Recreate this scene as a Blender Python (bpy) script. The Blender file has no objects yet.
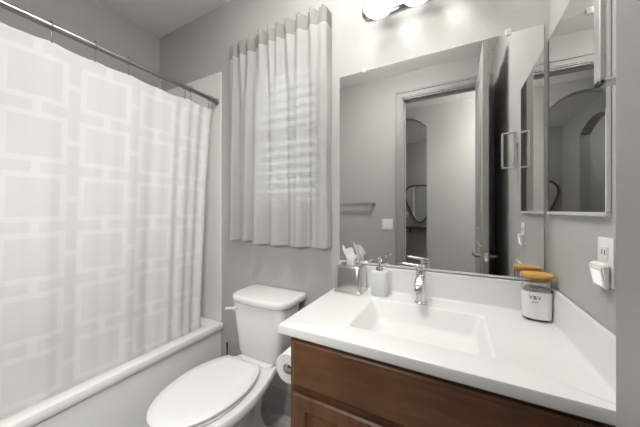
import bpy, bmesh, math, random
from mathutils import Vector, Matrix
random.seed(7)
PI = math.pi
sc = bpy.context.scene
COL = sc.collection

# ------------------------------------------------------------------ camera, world, light
H = 1.25                       # eye height, camera 1.30 m from the mirror wall
cam_d = bpy.data.cameras.new('camera')
cam_d.sensor_width = 36.0
cam_d.lens = 36.0 * 255.7 / 640.0
cam_d.shift_y = -3.5 / 640.0
cam_d.clip_start = 0.02
cam = bpy.data.objects.new('camera', cam_d)
cam.location = (0.0, -1.30, H)
cam.rotation_euler = (math.radians(90), 0, math.radians(27.7))
COL.objects.link(cam)
sc.camera = cam

world = bpy.data.worlds.new('daylight')
sc.world = world
world.use_nodes = True
world.node_tree.nodes['Background'].inputs[0].default_value = (0.93, 0.97, 1.0, 1)
world.node_tree.nodes['Background'].inputs[1].default_value = 2.0

sc.view_settings.view_transform = 'Standard'
sc.view_settings.look = 'None'
sc.view_settings.gamma = 1.0
sc.view_settings.use_curve_mapping = False
sc.view_settings.exposure = 0.08
sc.cycles.use_denoising = True
sc.cycles.max_bounces = 14
sc.cycles.diffuse_bounces = 6
sc.cycles.glossy_bounces = 8
sc.cycles.transmission_bounces = 10
sc.cycles.transparent_max_bounces = 12
sc.cycles.sample_clamp_indirect = 6.0

ROOM_FILL = 29.0              # emission of the added fill light on the room ceiling
HALL_FILL = 95.0  # emission of the added passage fill light
FAR_FILL = 30.0  # emission of the added fill lights past the arches
BULB = 17.0

# added fill spot beside the camera, brightening the toilet and the tub
fl = bpy.data.lights.new('fill_spot', 'SPOT')
fl.energy = 26.0
fl.spot_size = math.radians(125)
fl.spot_blend = 1.0
fl.shadow_soft_size = 0.0
fl.color = (1.0, 0.99, 0.97)
flo = bpy.data.objects.new('fill_spot', fl)
flo.location = (-0.42, -1.38, 1.42)
flo.rotation_euler = (Vector((-1.25, -0.45, 0.75)) - flo.location).to_track_quat('-Z', 'Y').to_euler()
COL.objects.link(flo)


# ------------------------------------------------------------------ materials
def mat(name, color, rough=0.5, metal=0.0, bump=0.0, bscale=60.0, var=0.0, vscale=6.0,
        trans=0.0, ior=1.45, coat=0.0, spec=0.5, emit=None, estr=0.0, detail=3.0):
    m = bpy.data.materials.new(name)
    m.use_nodes = True
    nt = m.node_tree
    b = nt.nodes['Principled BSDF']
    b.inputs['Base Color'].default_value = (*color, 1)
    b.inputs['Roughness'].default_value = rough
    b.inputs['Metallic'].default_value = metal
    b.inputs['IOR'].default_value = ior
    b.inputs['Transmission Weight'].default_value = trans
    b.inputs['Coat Weight'].default_value = coat
    b.inputs['Specular IOR Level'].default_value = spec
    if emit:
        b.inputs['Emission Color'].default_value = (*emit, 1)
        b.inputs['Emission Strength'].default_value = estr
    tc = nt.nodes.new('ShaderNodeTexCoord')
    if bump:
        n = nt.nodes.new('ShaderNodeTexNoise')
        n.inputs['Scale'].default_value = bscale
        n.inputs['Detail'].default_value = detail
        bp = nt.nodes.new('ShaderNodeBump')
        bp.inputs['Strength'].default_value = bump
        bp.inputs['Distance'].default_value = 0.004
        nt.links.new(tc.outputs['Object'], n.inputs['Vector'])
        nt.links.new(n.outputs['Fac'], bp.inputs['Height'])
        nt.links.new(bp.outputs['Normal'], b.inputs['Normal'])
    # gentle procedural mottling of the colour itself
    n2 = nt.nodes.new('ShaderNodeTexNoise')
    n2.inputs['Scale'].default_value = vscale
    n2.inputs['Detail'].default_value = 4
    r = nt.nodes.new('ShaderNodeValToRGB')
    lo = [max(0, c * (1 - var)) for c in color]
    hi = [min(1, c * (1 + var)) for c in color]
    r.color_ramp.elements[0].position = 0.3
    r.color_ramp.elements[1].position = 0.7
    r.color_ramp.elements[0].color = (*lo, 1)
    r.color_ramp.elements[1].color = (*hi, 1)
    nt.links.new(tc.outputs['Object'], n2.inputs['Vector'])
    nt.links.new(n2.outputs['Fac'], r.inputs['Fac'])
    nt.links.new(r.outputs['Color'], b.inputs['Base Color'])
    return m


def fabric(name, color, translucent=0.3, bump=0.15, bscale=350, sheer=0.0):
    m = mat(name, color, 0.85, bump=bump, bscale=bscale, var=0.02, vscale=9)
    nt = m.node_tree
    b = nt.nodes['Principled BSDF']
    b.inputs['Specular IOR Level'].default_value = 0.15
    t = nt.nodes.new('ShaderNodeBsdfTranslucent')
    t.inputs['Color'].default_value = (*color, 1)
    mix = nt.nodes.new('ShaderNodeMixShader')
    mix.inputs[0].default_value = translucent
    out = nt.nodes['Material Output']
    nt.links.new(b.outputs[0], mix.inputs[1])
    nt.links.new(t.outputs[0], mix.inputs[2])
    last = mix
    if sheer:
        tr_ = nt.nodes.new('ShaderNodeBsdfTransparent')
        last = nt.nodes.new('ShaderNodeMixShader')
        last.inputs[0].default_value = sheer
        nt.links.new(mix.outputs[0], last.inputs[1])
        nt.links.new(tr_.outputs[0], last.inputs[2])
    nt.links.new(last.outputs[0], out.inputs['Surface'])
    return m


def lattice_fabric(name, c0, c1):
    """white curtain woven with outlined squares joined by little bridges (uv in metres)"""
    m = bpy.data.materials.new(name)
    m.use_nodes = True
    nt = m.node_tree
    N = nt.nodes
    L = nt.links
    b = N['Principled BSDF']
    b.inputs['Roughness'].default_value = 0.7
    b.inputs['Specular IOR Level'].default_value = 0.2
    uv = N.new('ShaderNodeTexCoord')
    sep = N.new('ShaderNodeSeparateXYZ')
    L.new(uv.outputs['UV'], sep.inputs[0])

    def M(op, a, b_=None, c=None):
        n = N.new('ShaderNodeMath')
        n.operation = op
        for i, v in enumerate((a, b_, c)):
            if v is None:
                continue
            if isinstance(v, (int, float)):
                n.inputs[i].default_value = v
            else:
                L.new(v, n.inputs[i])
        return n.outputs[0]
    P = 0.25
    cells = []
    for k in ('X', 'Y'):
        f = M('FRACT', M('DIVIDE', sep.outputs[k], P))
        cells.append(M('MULTIPLY', M('ABSOLUTE', M('SUBTRACT', f, 0.5)), P))   # 0 at tile centre
    ax, ay = cells
    mx = M('MAXIMUM', ax, ay)
    outline = M('MULTIPLY', M('GREATER_THAN', mx, 0.080), M('LESS_THAN', mx, 0.103))
    bx = M('MULTIPLY', M('GREATER_THAN', ax, 0.102), M('LESS_THAN', ay, 0.014))
    by = M('MULTIPLY', M('GREATER_THAN', ay, 0.102), M('LESS_THAN', ax, 0.014))
    mask = M('MINIMUM', M('ADD', M('ADD', outline, bx), by), 1.0)
    mixc = N.new('ShaderNodeMix')
    mixc.data_type = 'RGBA'
    L.new(mask, mixc.inputs[0])
    mixc.inputs[6].default_value = (*c0, 1)
    mixc.inputs[7].default_value = (*c1, 1)
    L.new(mixc.outputs[2], b.inputs['Base Color'])
    t = N.new('ShaderNodeBsdfTranslucent')
    L.new(mixc.outputs[2], t.inputs['Color'])
    mix = N.new('ShaderNodeMixShader')
    mix.inputs[0].default_value = 0.22
    L.new(b.outputs[0], mix.inputs[1])
    L.new(t.outputs[0], mix.inputs[2])
    L.new(mix.outputs[0], N['Material Output'].inputs['Surface'])
    return m


def wood(name, dark, mid, light, rough=0.4, scale=1.0, axis='X', coat=0.05):
    m = bpy.data.materials.new(name)
    m.use_nodes = True
    nt = m.node_tree
    b = nt.nodes['Principled BSDF']
    b.inputs['Roughness'].default_value = rough
    b.inputs['Coat Weight'].default_value = coat
    b.inputs['Coat Roughness'].default_value = 0.3
    tc = nt.nodes.new('ShaderNodeTexCoord')
    mp = nt.nodes.new('ShaderNodeMapping')
    s = [14 * scale] * 3
    s['XYZ'.index(axis)] = 1.6 * scale
    mp.inputs['Scale'].default_value = s
    n = nt.nodes.new('ShaderNodeTexNoise')
    n.inputs['Scale'].default_value = 2.2
    n.inputs['Detail'].default_value = 8
    n.inputs['Roughness'].default_value = 0.65
    n.inputs['Distortion'].default_value = 0.6
    n2 = nt.nodes.new('ShaderNodeTexNoise')
    n2.inputs['Scale'].default_value = 5.0 * scale
    n2.inputs['Detail'].default_value = 3
    mixf = nt.nodes.new('ShaderNodeMath')
    mixf.operation = 'MULTIPLY_ADD'
    mixf.inputs[1].default_value = 0.6
    add = nt.nodes.new('ShaderNodeMath')
    add.operation = 'MULTIPLY'
    add.inputs[1].default_value = 0.4
    r = nt.nodes.new('ShaderNodeValToRGB')
    e = r.color_ramp.elements
    e[0].position, e[0].color = 0.28, (*dark, 1)
    e[1].position, e[1].color = 0.72, (*light, 1)
    k = e.new(0.5)
    k.color = (*mid, 1)
    L = nt.links
    L.new(tc.outputs['Object'], mp.inputs[0])
    L.new(mp.outputs[0], n.inputs['Vector'])
    L.new(tc.outputs['Object'], n2.inputs['Vector'])
    L.new(n2.outputs['Fac'], add.inputs[0])
    L.new(n.outputs['Fac'], mixf.inputs[0])
    L.new(add.outputs[0], mixf.inputs[2])
    L.new(mixf.outputs[0], r.inputs['Fac'])
    L.new(r.outputs['Color'], b.inputs['Base Color'])
    return m


def tile_floor(name):
    m = bpy.data.materials.new(name)
    m.use_nodes = True
    nt = m.node_tree
    b = nt.nodes['Principled BSDF']
    b.inputs['Roughness'].default_value = 0.35
    tc = nt.nodes.new('ShaderNodeTexCoord')
    br = nt.nodes.new('ShaderNodeTexBrick')
    br.offset = 0.0
    br.inputs['Scale'].default_value = 1.0
    br.inputs['Brick Width'].default_value = 0.45
    br.inputs['Row Height'].default_value = 0.45
    br.inputs['Mortar Size'].default_value = 0.004
    br.inputs['Mortar'].default_value = (0.16, 0.155, 0.145, 1)
    n = nt.nodes.new('ShaderNodeTexNoise')
    n.inputs['Scale'].default_value = 9
    n.inputs['Detail'].default_value = 7
    n.inputs['Distortion'].default_value = 1.2
    r = nt.nodes.new('ShaderNodeValToRGB')
    r.color_ramp.elements[0].position = 0.32
    r.color_ramp.elements[1].position = 0.68
    r.color_ramp.elements[0].color = (0.17, 0.165, 0.155, 1)
    r.color_ramp.elements[1].color = (0.52, 0.51, 0.49, 1)
    L = nt.links
    L.new(tc.outputs['Object'], br.inputs['Vector'])
    L.new(tc.outputs['Object'], n.inputs['Vector'])
    L.new(n.outputs['Fac'], r.inputs['Fac'])
    L.new(r.outputs['Color'], br.inputs['Color1'])
    L.new(r.outputs['Color'], br.inputs['Color2'])
    L.new(br.outputs['Color'], b.inputs['Base Color'])
    return m


WALLC = (0.43, 0.427, 0.412)
M_wall = mat('grey_wall_paint', WALLC, 0.75, bump=0.25, bscale=55, var=0.015, vscale=3, spec=0.25)
M_ceil = mat('white_ceiling_paint', (0.84, 0.84, 0.82), 0.85, bump=0.2, bscale=70, var=0.01, spec=0.2)
M_trim = mat('grey_semigloss_trim', (0.32, 0.316, 0.305), 0.4, var=0.01)
M_door = mat('grey_painted_door', (0.32, 0.316, 0.305), 0.38, bump=0.05, bscale=40, var=0.015)
M_floor = tile_floor('grey_stone_tile')
M_surround = mat('white_acrylic_surround', (0.76, 0.76, 0.74), 0.25, var=0.01, spec=0.45)
M_tub = mat('white_acrylic_tub', (0.84, 0.84, 0.825), 0.22, var=0.01)
M_porc = mat('white_porcelain', (0.77, 0.77, 0.757), 0.12, var=0.008, coat=0.3)
M_seat = mat('white_plastic_seat', (0.77, 0.77, 0.76), 0.25, var=0.006)
M_counter = mat('white_cultured_marble', (0.76, 0.76, 0.75), 0.25, var=0.012, vscale=4, coat=0.2)
M_basin = mat('white_matte_basin', (0.76, 0.76, 0.75), 0.5, var=0.008, vscale=4, spec=0.3)
M_ring = mat('brushed_light_steel', (0.70, 0.695, 0.68), 0.38, metal=0.85, var=0.03)
M_chrome = mat('chrome', (0.62, 0.62, 0.61), 0.12, metal=1.0, var=0.02)
M_faucet = mat('satin_chrome', (0.66, 0.655, 0.645), 0.24, metal=1.0, var=0.02)
M_nickel = mat('brushed_nickel', (0.42, 0.415, 0.40), 0.3, metal=1.0, bump=0.05, bscale=300, var=0.05, vscale=40)
M_rod = mat('dark_brushed_steel', (0.36, 0.355, 0.345), 0.28, metal=1.0, var=0.06, vscale=30)
M_steel = mat('satin_steel', (0.60, 0.59, 0.575), 0.2, metal=1.0, bump=0.04, bscale=200, var=0.04, vscale=25)
M_alu = mat('pale_satin_aluminium', (0.80, 0.80, 0.79), 0.45, metal=0.6, var=0.02)
M_clip = mat('clear_plastic_clip', (0.62, 0.62, 0.61), 0.25, var=0.02)
M_mirror = mat('mirror_silver', (0.82, 0.825, 0.815), 0.0, metal=1.0)
M_plastic = mat('white_plastic', (0.80, 0.80, 0.78), 0.35, var=0.01)
M_dark = mat('dark_plastic', (0.03, 0.03, 0.03), 0.4, var=0.1)
M_slot = mat('dark_slot', (0.05, 0.05, 0.048), 0.6, var=0.1)
M_tissue = fabric('white_tissue', (0.86, 0.86, 0.85), 0.3, bump=0.1, bscale=120)
M_paper = mat('toilet_tissue', (0.84, 0.84, 0.82), 0.9, bump=0.15, bscale=200, var=0.01)
M_card = mat('cardboard_tube', (0.40, 0.33, 0.25), 0.9, var=0.06)
M_shower = lattice_fabric('woven_square_lattice_fabric', (0.770, 0.770, 0.760), (0.825, 0.825, 0.815))
M_wcurt = fabric('white_grey_curtain_fabric', (0.56, 0.555, 0.54), 0.32, sheer=0.07)
M_wcurt_head = fabric('doubled_shaded_heading', (0.27, 0.263, 0.25), 0.06)  # doubled cloth, its shade above the backlit drape painted in as darker colour
M_blind = fabric('white_blind_slat', (0.80, 0.80, 0.79), 0.25, bump=0.0)
M_wood = wood('brown_stained_cabinet_wood', (0.058, 0.024, 0.009), (0.145, 0.062, 0.024), (0.250, 0.115, 0.046))
M_woodv = wood('brown_stained_cabinet_wood_upright', (0.058, 0.024, 0.009), (0.145, 0.062, 0.024), (0.250, 0.115, 0.046), axis='Z')
M_bamboo = wood('bamboo_lid_wood', (0.44, 0.21, 0.045), (0.62, 0.33, 0.075), (0.72, 0.43, 0.12), scale=3)
M_walnut = wood('walnut_frame_wood', (0.06, 0.026, 0.010), (0.13, 0.06, 0.025), (0.20, 0.10, 0.045), scale=2)
M_glass = mat('clear_glass', (0.95, 0.96, 0.96), 0.02, trans=1.0, ior=1.45)
M_frost = mat('frosted_glass', (0.86, 0.865, 0.86), 0.4, trans=0.35, ior=1.45)
M_coat = mat('matte_white_coating', (0.80, 0.80, 0.785), 0.4, var=0.01)
M_cotton = mat('grey_cotton', (0.45, 0.46, 0.48), 0.95, bump=0.6, bscale=60, var=0.2, vscale=40)
M_ink = mat('black_print', (0.03, 0.03, 0.03), 0.6, var=0.05)
M_pane = mat('window_glass', (0.95, 0.97, 0.97), 0.0, trans=1.0, ior=1.02)
M_shade = mat('white_opal_glass', (0.92, 0.92, 0.91), 0.3, emit=(1.0, 0.985, 0.96), estr=0.85)
M_bulb = mat('glowing_bulb', (1, 1, 1), 0.5, emit=(1.0, 0.97, 0.92), estr=BULB)
M_room_diff = mat('room_fill_diffuser', (0.9, 0.9, 0.9), 0.5, emit=(1.0, 0.985, 0.96), estr=ROOM_FILL)
M_hall_diff = mat('hall_fill_diffuser', (0.9, 0.9, 0.9), 0.5, emit=(1.0, 0.985, 0.96), estr=HALL_FILL)
M_far_diff = mat('far_fill_diffuser', (0.9, 0.9, 0.9), 0.5, emit=(1.0, 0.985, 0.96), estr=FAR_FILL)
M_led = mat('night_light_lens', (0.9, 0.9, 0.9), 0.4, emit=(1.0, 1.0, 0.98), estr=0.35)


# ------------------------------------------------------------------ mesh helpers
class MB:
    def __init__(self):
        self.bm = bmesh.new()

    def _face(self, vs):
        try:
            return self.bm.faces.new(vs)
        except ValueError:
            return None

    def box(self, x0, x1, y0, y1, z0, z1, bevel=0.0, seg=2):
        b = bmesh.new()
        vs = [b.verts.new((x, y, z)) for x in (x0, x1) for y in (y0, y1) for z in (z0, z1)]
        for f in ((0, 1, 3, 2), (4, 6, 7, 5), (0, 4, 5, 1), (2, 3, 7, 6), (0, 2, 6, 4), (1, 5, 7, 3)):
            b.faces.new([vs[i] for i in f])
        bmesh.ops.recalc_face_normals(b, faces=b.faces)
        if bevel:
            bmesh.ops.bevel(b, geom=list(b.edges), offset=bevel, segments=seg, profile=0.6, affect='EDGES')
        self.merge(b)
        return self

    def merge(self, b, matrix=None):
        if matrix is not None:
            bmesh.ops.transform(b, matrix=matrix, verts=b.verts)
        me = bpy.data.meshes.new('tmp')
        b.to_mesh(me)
        b.free()
        self.bm.from_mesh(me)
        bpy.data.meshes.remove(me)

    def loft(self, rings, cap0=True, cap1=True, closed=True):
        n = len(rings[0])
        R = [[self.bm.verts.new(p) for p in r] for r in rings]
        for a, b in zip(R[:-1], R[1:]):
            for i in range(n if closed else n - 1):
                j = (i + 1) % n
                self._face([a[i], a[j], b[j], b[i]])
        if cap0:
            self._face(list(reversed(R[0])))
        if cap1:
            self._face(R[-1])
        return self

    def cyl(self, p0, p1, r0, r1=None, n=20, caps=True):
        return self.tube([p0, p1], [r0, r0 if r1 is None else r1], n, caps)

    def tube(self, pts, r, n=12, caps=True, closed=False):
        pts = [Vector(p) for p in pts]
        rs = r if isinstance(r, (list, tuple)) else [r] * len(pts)
        rings = []
        up = None
        K = len(pts)
        for i, p in enumerate(pts):
            if closed:
                t = (pts[(i + 1) % K] - pts[i - 1]).normalized()
            else:
                t = (pts[min(i + 1, K - 1)] - pts[max(i - 1, 0)]).normalized()
            if up is None:
                up = Vector((0, 0, 1)) if abs(t.z) < 0.9 else Vector((1, 0, 0))
            a = t.cross(up).normalized()
            up = a.cross(t).normalized()
            rings.append([p + (a * math.cos(q) + up * math.sin(q)) * rs[i] for q in [2 * PI * k / n for k in range(n)]])
        if closed:
            rings.append(rings[0])
            self.loft(rings, False, False)
            bmesh.ops.remove_doubles(self.bm, verts=self.bm.verts, dist=1e-6)
        else:
            self.loft(rings, caps, caps)
        return self

    def lathe(self, prof, c, n=32, axis='Z', cap0=True, cap1=True, sx=1.0, sy=1.0):
        """prof: (radius, height) pairs; c the foot of the axis"""
        rings = []
        for r, h in prof:
            ring = []
            for k in range(n):
                q = 2 * PI * k / n
                a, b = r * math.cos(q) * sx, r * math.sin(q) * sy
                if axis == 'Z':
                    ring.append((c[0] + a, c[1] + b, c[2] + h))
                elif axis == 'Y':
                    ring.append((c[0] + a, c[1] + h, c[2] + b))
                else:
                    ring.append((c[0] + h, c[1] + a, c[2] + b))
            rings.append(ring)
        return self.loft(rings, cap0, cap1)

    def prism(self, poly, axis, a, b):
        """extrude a 2D polygon along axis between a and b"""
        def P(u, v, w):
            return {'X': (w, u, v), 'Y': (u, w, v), 'Z': (u, v, w)}[axis]
        return self.loft([[P(u, v, a) for u, v in poly], [P(u, v, b) for u, v in poly]])

    def grid(self, rows, uvs=None):
        """rows of points -> sheet (with uv layer if given)"""
        R = [[self.bm.verts.new(p) for p in r] for r in rows]
        lay = self.bm.loops.layers.uv.new('UVMap') if uvs else None
        for i in range(len(R) - 1):
            for j in range(len(R[0]) - 1):
                idx = [(i, j), (i, j + 1), (i + 1, j + 1), (i + 1, j)]
                f = self._face([R[a][b] for a, b in idx])
                if f and lay:
                    for lp, (a, b) in zip(f.loops, idx):
                        lp[lay].uv = uvs[a][b]
        return self

    def build(self, name, material, parent=None, smooth=40, origin=None, keep_normals=False):
        bm = self.bm
        if not keep_normals:
            bmesh.ops.recalc_face_normals(bm, faces=bm.faces)
        if parent is not None:
            root = parent
            while root.parent is not None:
                root = root.parent
            o0 = Vector(root.location)
        elif origin is not None:
            o0 = Vector(origin)
        else:
            lo = [min(v.co[i] for v in bm.verts) for i in range(3)]
            hi = [max(v.co[i] for v in bm.verts) for i in range(3)]
            o0 = Vector(((lo[0] + hi[0]) / 2, (lo[1] + hi[1]) / 2, lo[2]))
        bmesh.ops.translate(bm, verts=bm.verts, vec=-o0)
        me = bpy.data.meshes.new(name)
        bm.to_mesh(me)
        bm.free()
        me.materials.append(material)
        if smooth:
            for p in me.polygons:
                p.use_smooth = True
            try:
                me.set_sharp_from_angle(angle=math.radians(smooth))
            except Exception:
                pass
        o = bpy.data.objects.new(name, me)
        COL.objects.link(o)
        if parent is None:
            o.location = o0
        else:
            o.parent = parent
        return o


def tag(o, label, cat, group=None):
    o['label'] = label
    o['category'] = cat
    if group:
        o['group'] = group
    return o


def thing(name, label, cat, loc, group=None):
    o = bpy.data.objects.new(name, None)
    o.empty_display_size = 0.05
    COL.objects.link(o)
    o.location = loc
    return tag(o, label, cat, group)


def struct(o, label=None):
    o['kind'] = 'structure'
    if label:
        o['label'] = label
    return o


def copy_thing(root, delta, label, group=None):
    r = root.copy()
    COL.objects.link(r)
    r.location = root.location + Vector(delta)
    r['label'] = label
    if group:
        r['group'] = group
    for ch in root.children:
        c = ch.copy()
        COL.objects.link(c)
        c.parent = r
        for g in ch.children:
            d = g.copy()
            COL.objects.link(d)
            d.parent = c
    return r


def sup(cx, cy, hx, hy, z, n=4.0, N=48, hy2=None, n2=None):
    """super-ellipse ring; hy2 / n2 differ on the -y side"""
    out = []
    for k in range(N):
        q = 2 * PI * k / N
        c, s = math.cos(q), math.sin(q)
        e = n if (s >= 0 or n2 is None) else n2
        h = hy if (s >= 0 or hy2 is None) else hy2
        out.append((cx + hx * math.copysign(abs(c) ** (2 / e), c), cy + h * math.copysign(abs(s) ** (2 / e), s), z))
    return out


# ------------------------------------------------------------------ the setting
XL, XR = -2.228, 0.33            # left wall, right wall
YF = -1.57                       # wall with the doorway, behind the camera
ZC = 2.72
T = 0.12
DX0, DX1, DZ = -0.497, 0.222, 2.45   # doorway
WX0, WX1, WZ0, WZ1 = -1.22, -0.70, 1.27, 2.22   # window hole

struct(MB().box(XL - T, 1.6, -5.2, 0.0, -0.1, 0.0).build('floor', M_floor, smooth=0))
struct(MB().box(XL - T, 1.6, -5.2, 0.0 + T, ZC, ZC + 0.1).build('ceiling', M_ceil, smooth=0))
# wall with the mirror and the window: four blocks round the window hole
b = MB()
b.box(XL - T, WX0, 0, T, 0, ZC).box(WX1, XR + T, 0, T, 0, ZC)
b.box(WX0, WX1, 0, T, 0, WZ0).box(WX0, WX1, 0, T, WZ1, ZC)
struct(b.build('wall_back', M_wall, smooth=0))
struct(MB().box(XL - T, XL, YF, 0, 0, ZC).build('wall_left', M_wall, smooth=0))
struct(MB().box(XR, XR + T, YF, 0, 0, ZC).build('wall_right', M_wall, smooth=0))
b = MB()
b.box(XL - T, DX0, YF - T, YF, 0, ZC).box(DX1, 1.6, YF - T, YF, 0, ZC).box(DX0, DX1, YF - T, YF, DZ, ZC)
struct(b.build('wall_front', M_wall, smooth=0))
# passage beyond the doorway
HY = -2.62
AX0, AX1, ASP, APK = -1.02, -0.345, 2.43, 2.60


def arch_poly(x0, x1, zs, zp, n=16):
    """arch curve from x1 side to x0 side"""
    cx, hw = (x0 + x1) / 2, (x1 - x0) / 2
    rise = zp - zs
    R = (hw * hw + rise * rise) / (2 * rise)
    a = math.asin(hw / R)
    return [(cx + R * math.sin(a * (1 - 2 * k / n)), zs - (R - rise) + R * math.cos(a * (1 - 2 * k / n))) for k in range(n + 1)]


arc = arch_poly(AX0, AX1, ASP, APK)
b = MB()
b.prism([(1.6, 0), (1.6, ZC), (AX1, ZC), (AX1, 0)], 'Y', HY - T, HY)
b.prism([(AX0, 0), (AX0, ZC), (XL - T, ZC), (XL - T, 0)], 'Y', HY - T, HY)
for (p, q) in zip(arc[:-1], arc[1:]):
    b.prism([p, q, (q[0], ZC), (p[0], ZC)], 'Y', HY - T, HY)
struct(b.build('wall_hall', M_wall, smooth=0))
b = MB()
SX = -1.02
a2 = arch_poly(-3.90, -2.98, 2.36, 2.52)
b.prism([(-2.98, 0), (-2.98, ZC), (HY - T, ZC), (HY - T, 0)], 'X', SX - T, SX)
b.prism([(-4.6, 0), (-4.6, ZC), (-3.90, ZC), (-3.90, 0)], 'X', SX - T, SX)
for (p, q) in zip(a2[:-1], a2[1:]):
    b.prism([p, q, (q[0], ZC), (p[0], ZC)], 'X', SX - T, SX)
struct(b.build('wall_hall_side', M_wall, smooth=0))
struct(MB().box(XL - T, 1.6, -4.72, -4.60, 0, ZC).build('wall_far', M_wall, smooth=0))
struct(MB().box(1.6, 1.72, -4.72, YF, 0, ZC).build('wall_hall_right', M_wall, smooth=0))
struct(MB().box(XL - 2 * T, XL - T, -4.72, YF - T, 0, ZC).build('wall_hall_left', M_wall, smooth=0))

# door casing, both sides, with a stepped profile and stop
b = MB()
for yy, sgn in ((YF, 1), (YF - T, -1)):
    for w0, w1, d in ((0.0, 0.075, 0.014), (0.012, 0.030, 0.020), (0.055, 0.075, 0.024)):
        y0, y1 = sorted((yy, yy + sgn * d))
        b.box(DX0 - w1, DX0 - w0, y0, y1, 0, DZ + w0)
        b.box(DX1 + w0, DX1 + w1, y0, y1, 0, DZ + w0)
        b.box(DX0 - w1, DX1 + w1, y0, y1, DZ + w0, DZ + w1)
b.box(DX0, DX0 + 0.012, YF - T, YF, 0, DZ).box(DX1 - 0.012, DX1, YF - T, YF, 0, DZ).box(DX0, DX1, YF - T, YF, DZ - 0.012, DZ)
b.box(DX0, DX0 + 0.024, YF - 0.085, YF - 0.05, 0, DZ).box(DX0, DX1, YF - 0.085, YF - 0.05, DZ - 0.024, DZ)
struct(b.build('trim_1', M_trim, smooth=0), 'grey moulded casing around the doorway seen in the mirror')


def baseboard(name, axis, a, b_, face, sgn):
    m = MB()
    for h, d in ((0.10, 0.012), (0.075, 0.016), (0.13, 0.007)):
        if axis == 'X':
            y0, y1 = sorted((face, face + sgn * d))
            m.box(a, b_, y0, y1, 0, h)
        else:
            x0, x1 = sorted((face, face + sgn * d))
            m.box(x0, x1, a, b_, 0, h)
    struct(m.build(name, M_trim, smooth=0))


baseboard('baseboard_back', 'X', -1.45, -0.52, 0.0, -1)
baseboard('baseboard_front', 'X', -1.45, DX0 - 0.076, YF, 1)
baseboard('baseboard_hall', 'X', AX1, 1.6, HY, 1)
baseboard('baseboard_far', 'X', SX, 1.6, -4.60, 1)

# window
b = MB()
fw = 0.045
b.box(WX0, WX0 + fw, 0.045, 0.10, WZ0, WZ1, 0.003).box(WX1 - fw, WX1, 0.045, 0.10, WZ0, WZ1, 0.003)
b.box(WX0, WX1, 0.045, 0.10, WZ0, WZ0 + fw, 0.003).box(WX0, WX1, 0.045, 0.10, WZ1 - fw, WZ1, 0.003)
b.box(WX0, WX1, 0.055, 0.09, 1.72, 1.755, 0.003)
b.box(WX0, WX1, 0.002, 0.045, WZ0, WZ0 + 0.012)
win = b.build('window_1', M_plastic, smooth=0)
struct(win, 'window behind the grey-white curtain')
MB().box(WX0 + fw, WX1 - fw, 0.070, 0.074, WZ0 + fw, WZ1 - fw).build('pane', M_pane, win, smooth=0)

# the open door, hinged at the right jamb, standing square to the doorway wall
HX0, HX1 = 0.178, 0.215
DY0, DY1 = -1.560, -0.846


def panel_frame(b, face, sgn, y0, y1, z0, z1, arch=0.0):
    """raised moulding rectangle on a door face x = face; returns nothing"""
    n = 10
    def outline(ins):
        pts = [(y0 + ins, z0 + ins), (y1 - ins, z0 + ins)]
        if arch:
            for k in range(n + 1):
                u = k / n
                pts.append((y1 - ins + (y0 - y1 + 2 * ins) * u, z1 - ins - arch + arch * math.sin(PI * u)))
        else:
            pts += [(y1 - ins, z1 - ins), (y0 + ins, z1 - ins)]
        return pts
    rings = []
    for ins, h in ((0.0, -0.001), (0.004, 0.006), (0.014, 0.009), (0.022, 0.002), (0.030, 0.001), (0.052, 0.008)):
        rings.append([(face + sgn * h, u, v) for u, v in outline(ins)])
    b.loft(rings, False, True)


door = thing('door_1', 'grey panelled door standing open along the right wall', 'door', (0.198, -1.55, 0.0))
door['kind'] = 'structure'
MB().box(HX0, HX1, DY0, DY1, 0.012, DZ - 0.014, 0.0015, 1).build('slab', M_door, door, smooth=0)
for f, s in ((HX0, -1), (HX1, 1)):
    for z0, z1, ar in ((0.22, 0.98, 0.0), (1.08, 2.30, 0.07)):
        b = MB()
        panel_frame(b, f, s, DY0 + 0.11, DY1 - 0.11, z0, z1, ar)
        b.build('raised_panel', M_door, door, smooth=30)
for s, f in ((-1, HX0), (1, HX1)):
    b = MB()
    b.lathe([(0.0, 0), (0.030, 0), (0.032, s * 0.004), (0.028, s * 0.009), (0.013, s * 0.012), (0.011, s * 0.045), (0.0, s * 0.046)],
            (f, DY1 - 0.055, 0.918), 24, 'X', False, False)
    b.tube([(f + s * 0.045, DY1 - 0.055, 0.918), (f + s * 0.052, DY1 - 0.072, 0.919), (f + s * 0.054, DY1 - 0.12, 0.920), (f + s * 0.050, DY1 - 0.165, 0.919)],
           [0.011, 0.010, 0.009, 0.007], 12)
    b.build('lever_handle', M_nickel, door)
b = MB()
b.box(0.187, 0.209, DY1 - 0.001, DY1 + 0.0015, 0.888, 0.948, 0.0005, 1).box(0.192, 0.204, DY1, DY1 + 0.008, 0.908, 0.928, 0.002)
b.build('latch_plate', M_chrome, door, smooth=0)
for z in (0.25, 1.25, 2.2):
    b = MB()
    b.cyl((HX1 - 0.012, DY0 - 0.006, z - 0.045), (HX1 - 0.012, DY0 - 0.006, z + 0.045), 0.006, n=12)
    b.build('hinge', M_nickel, door)

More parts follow.
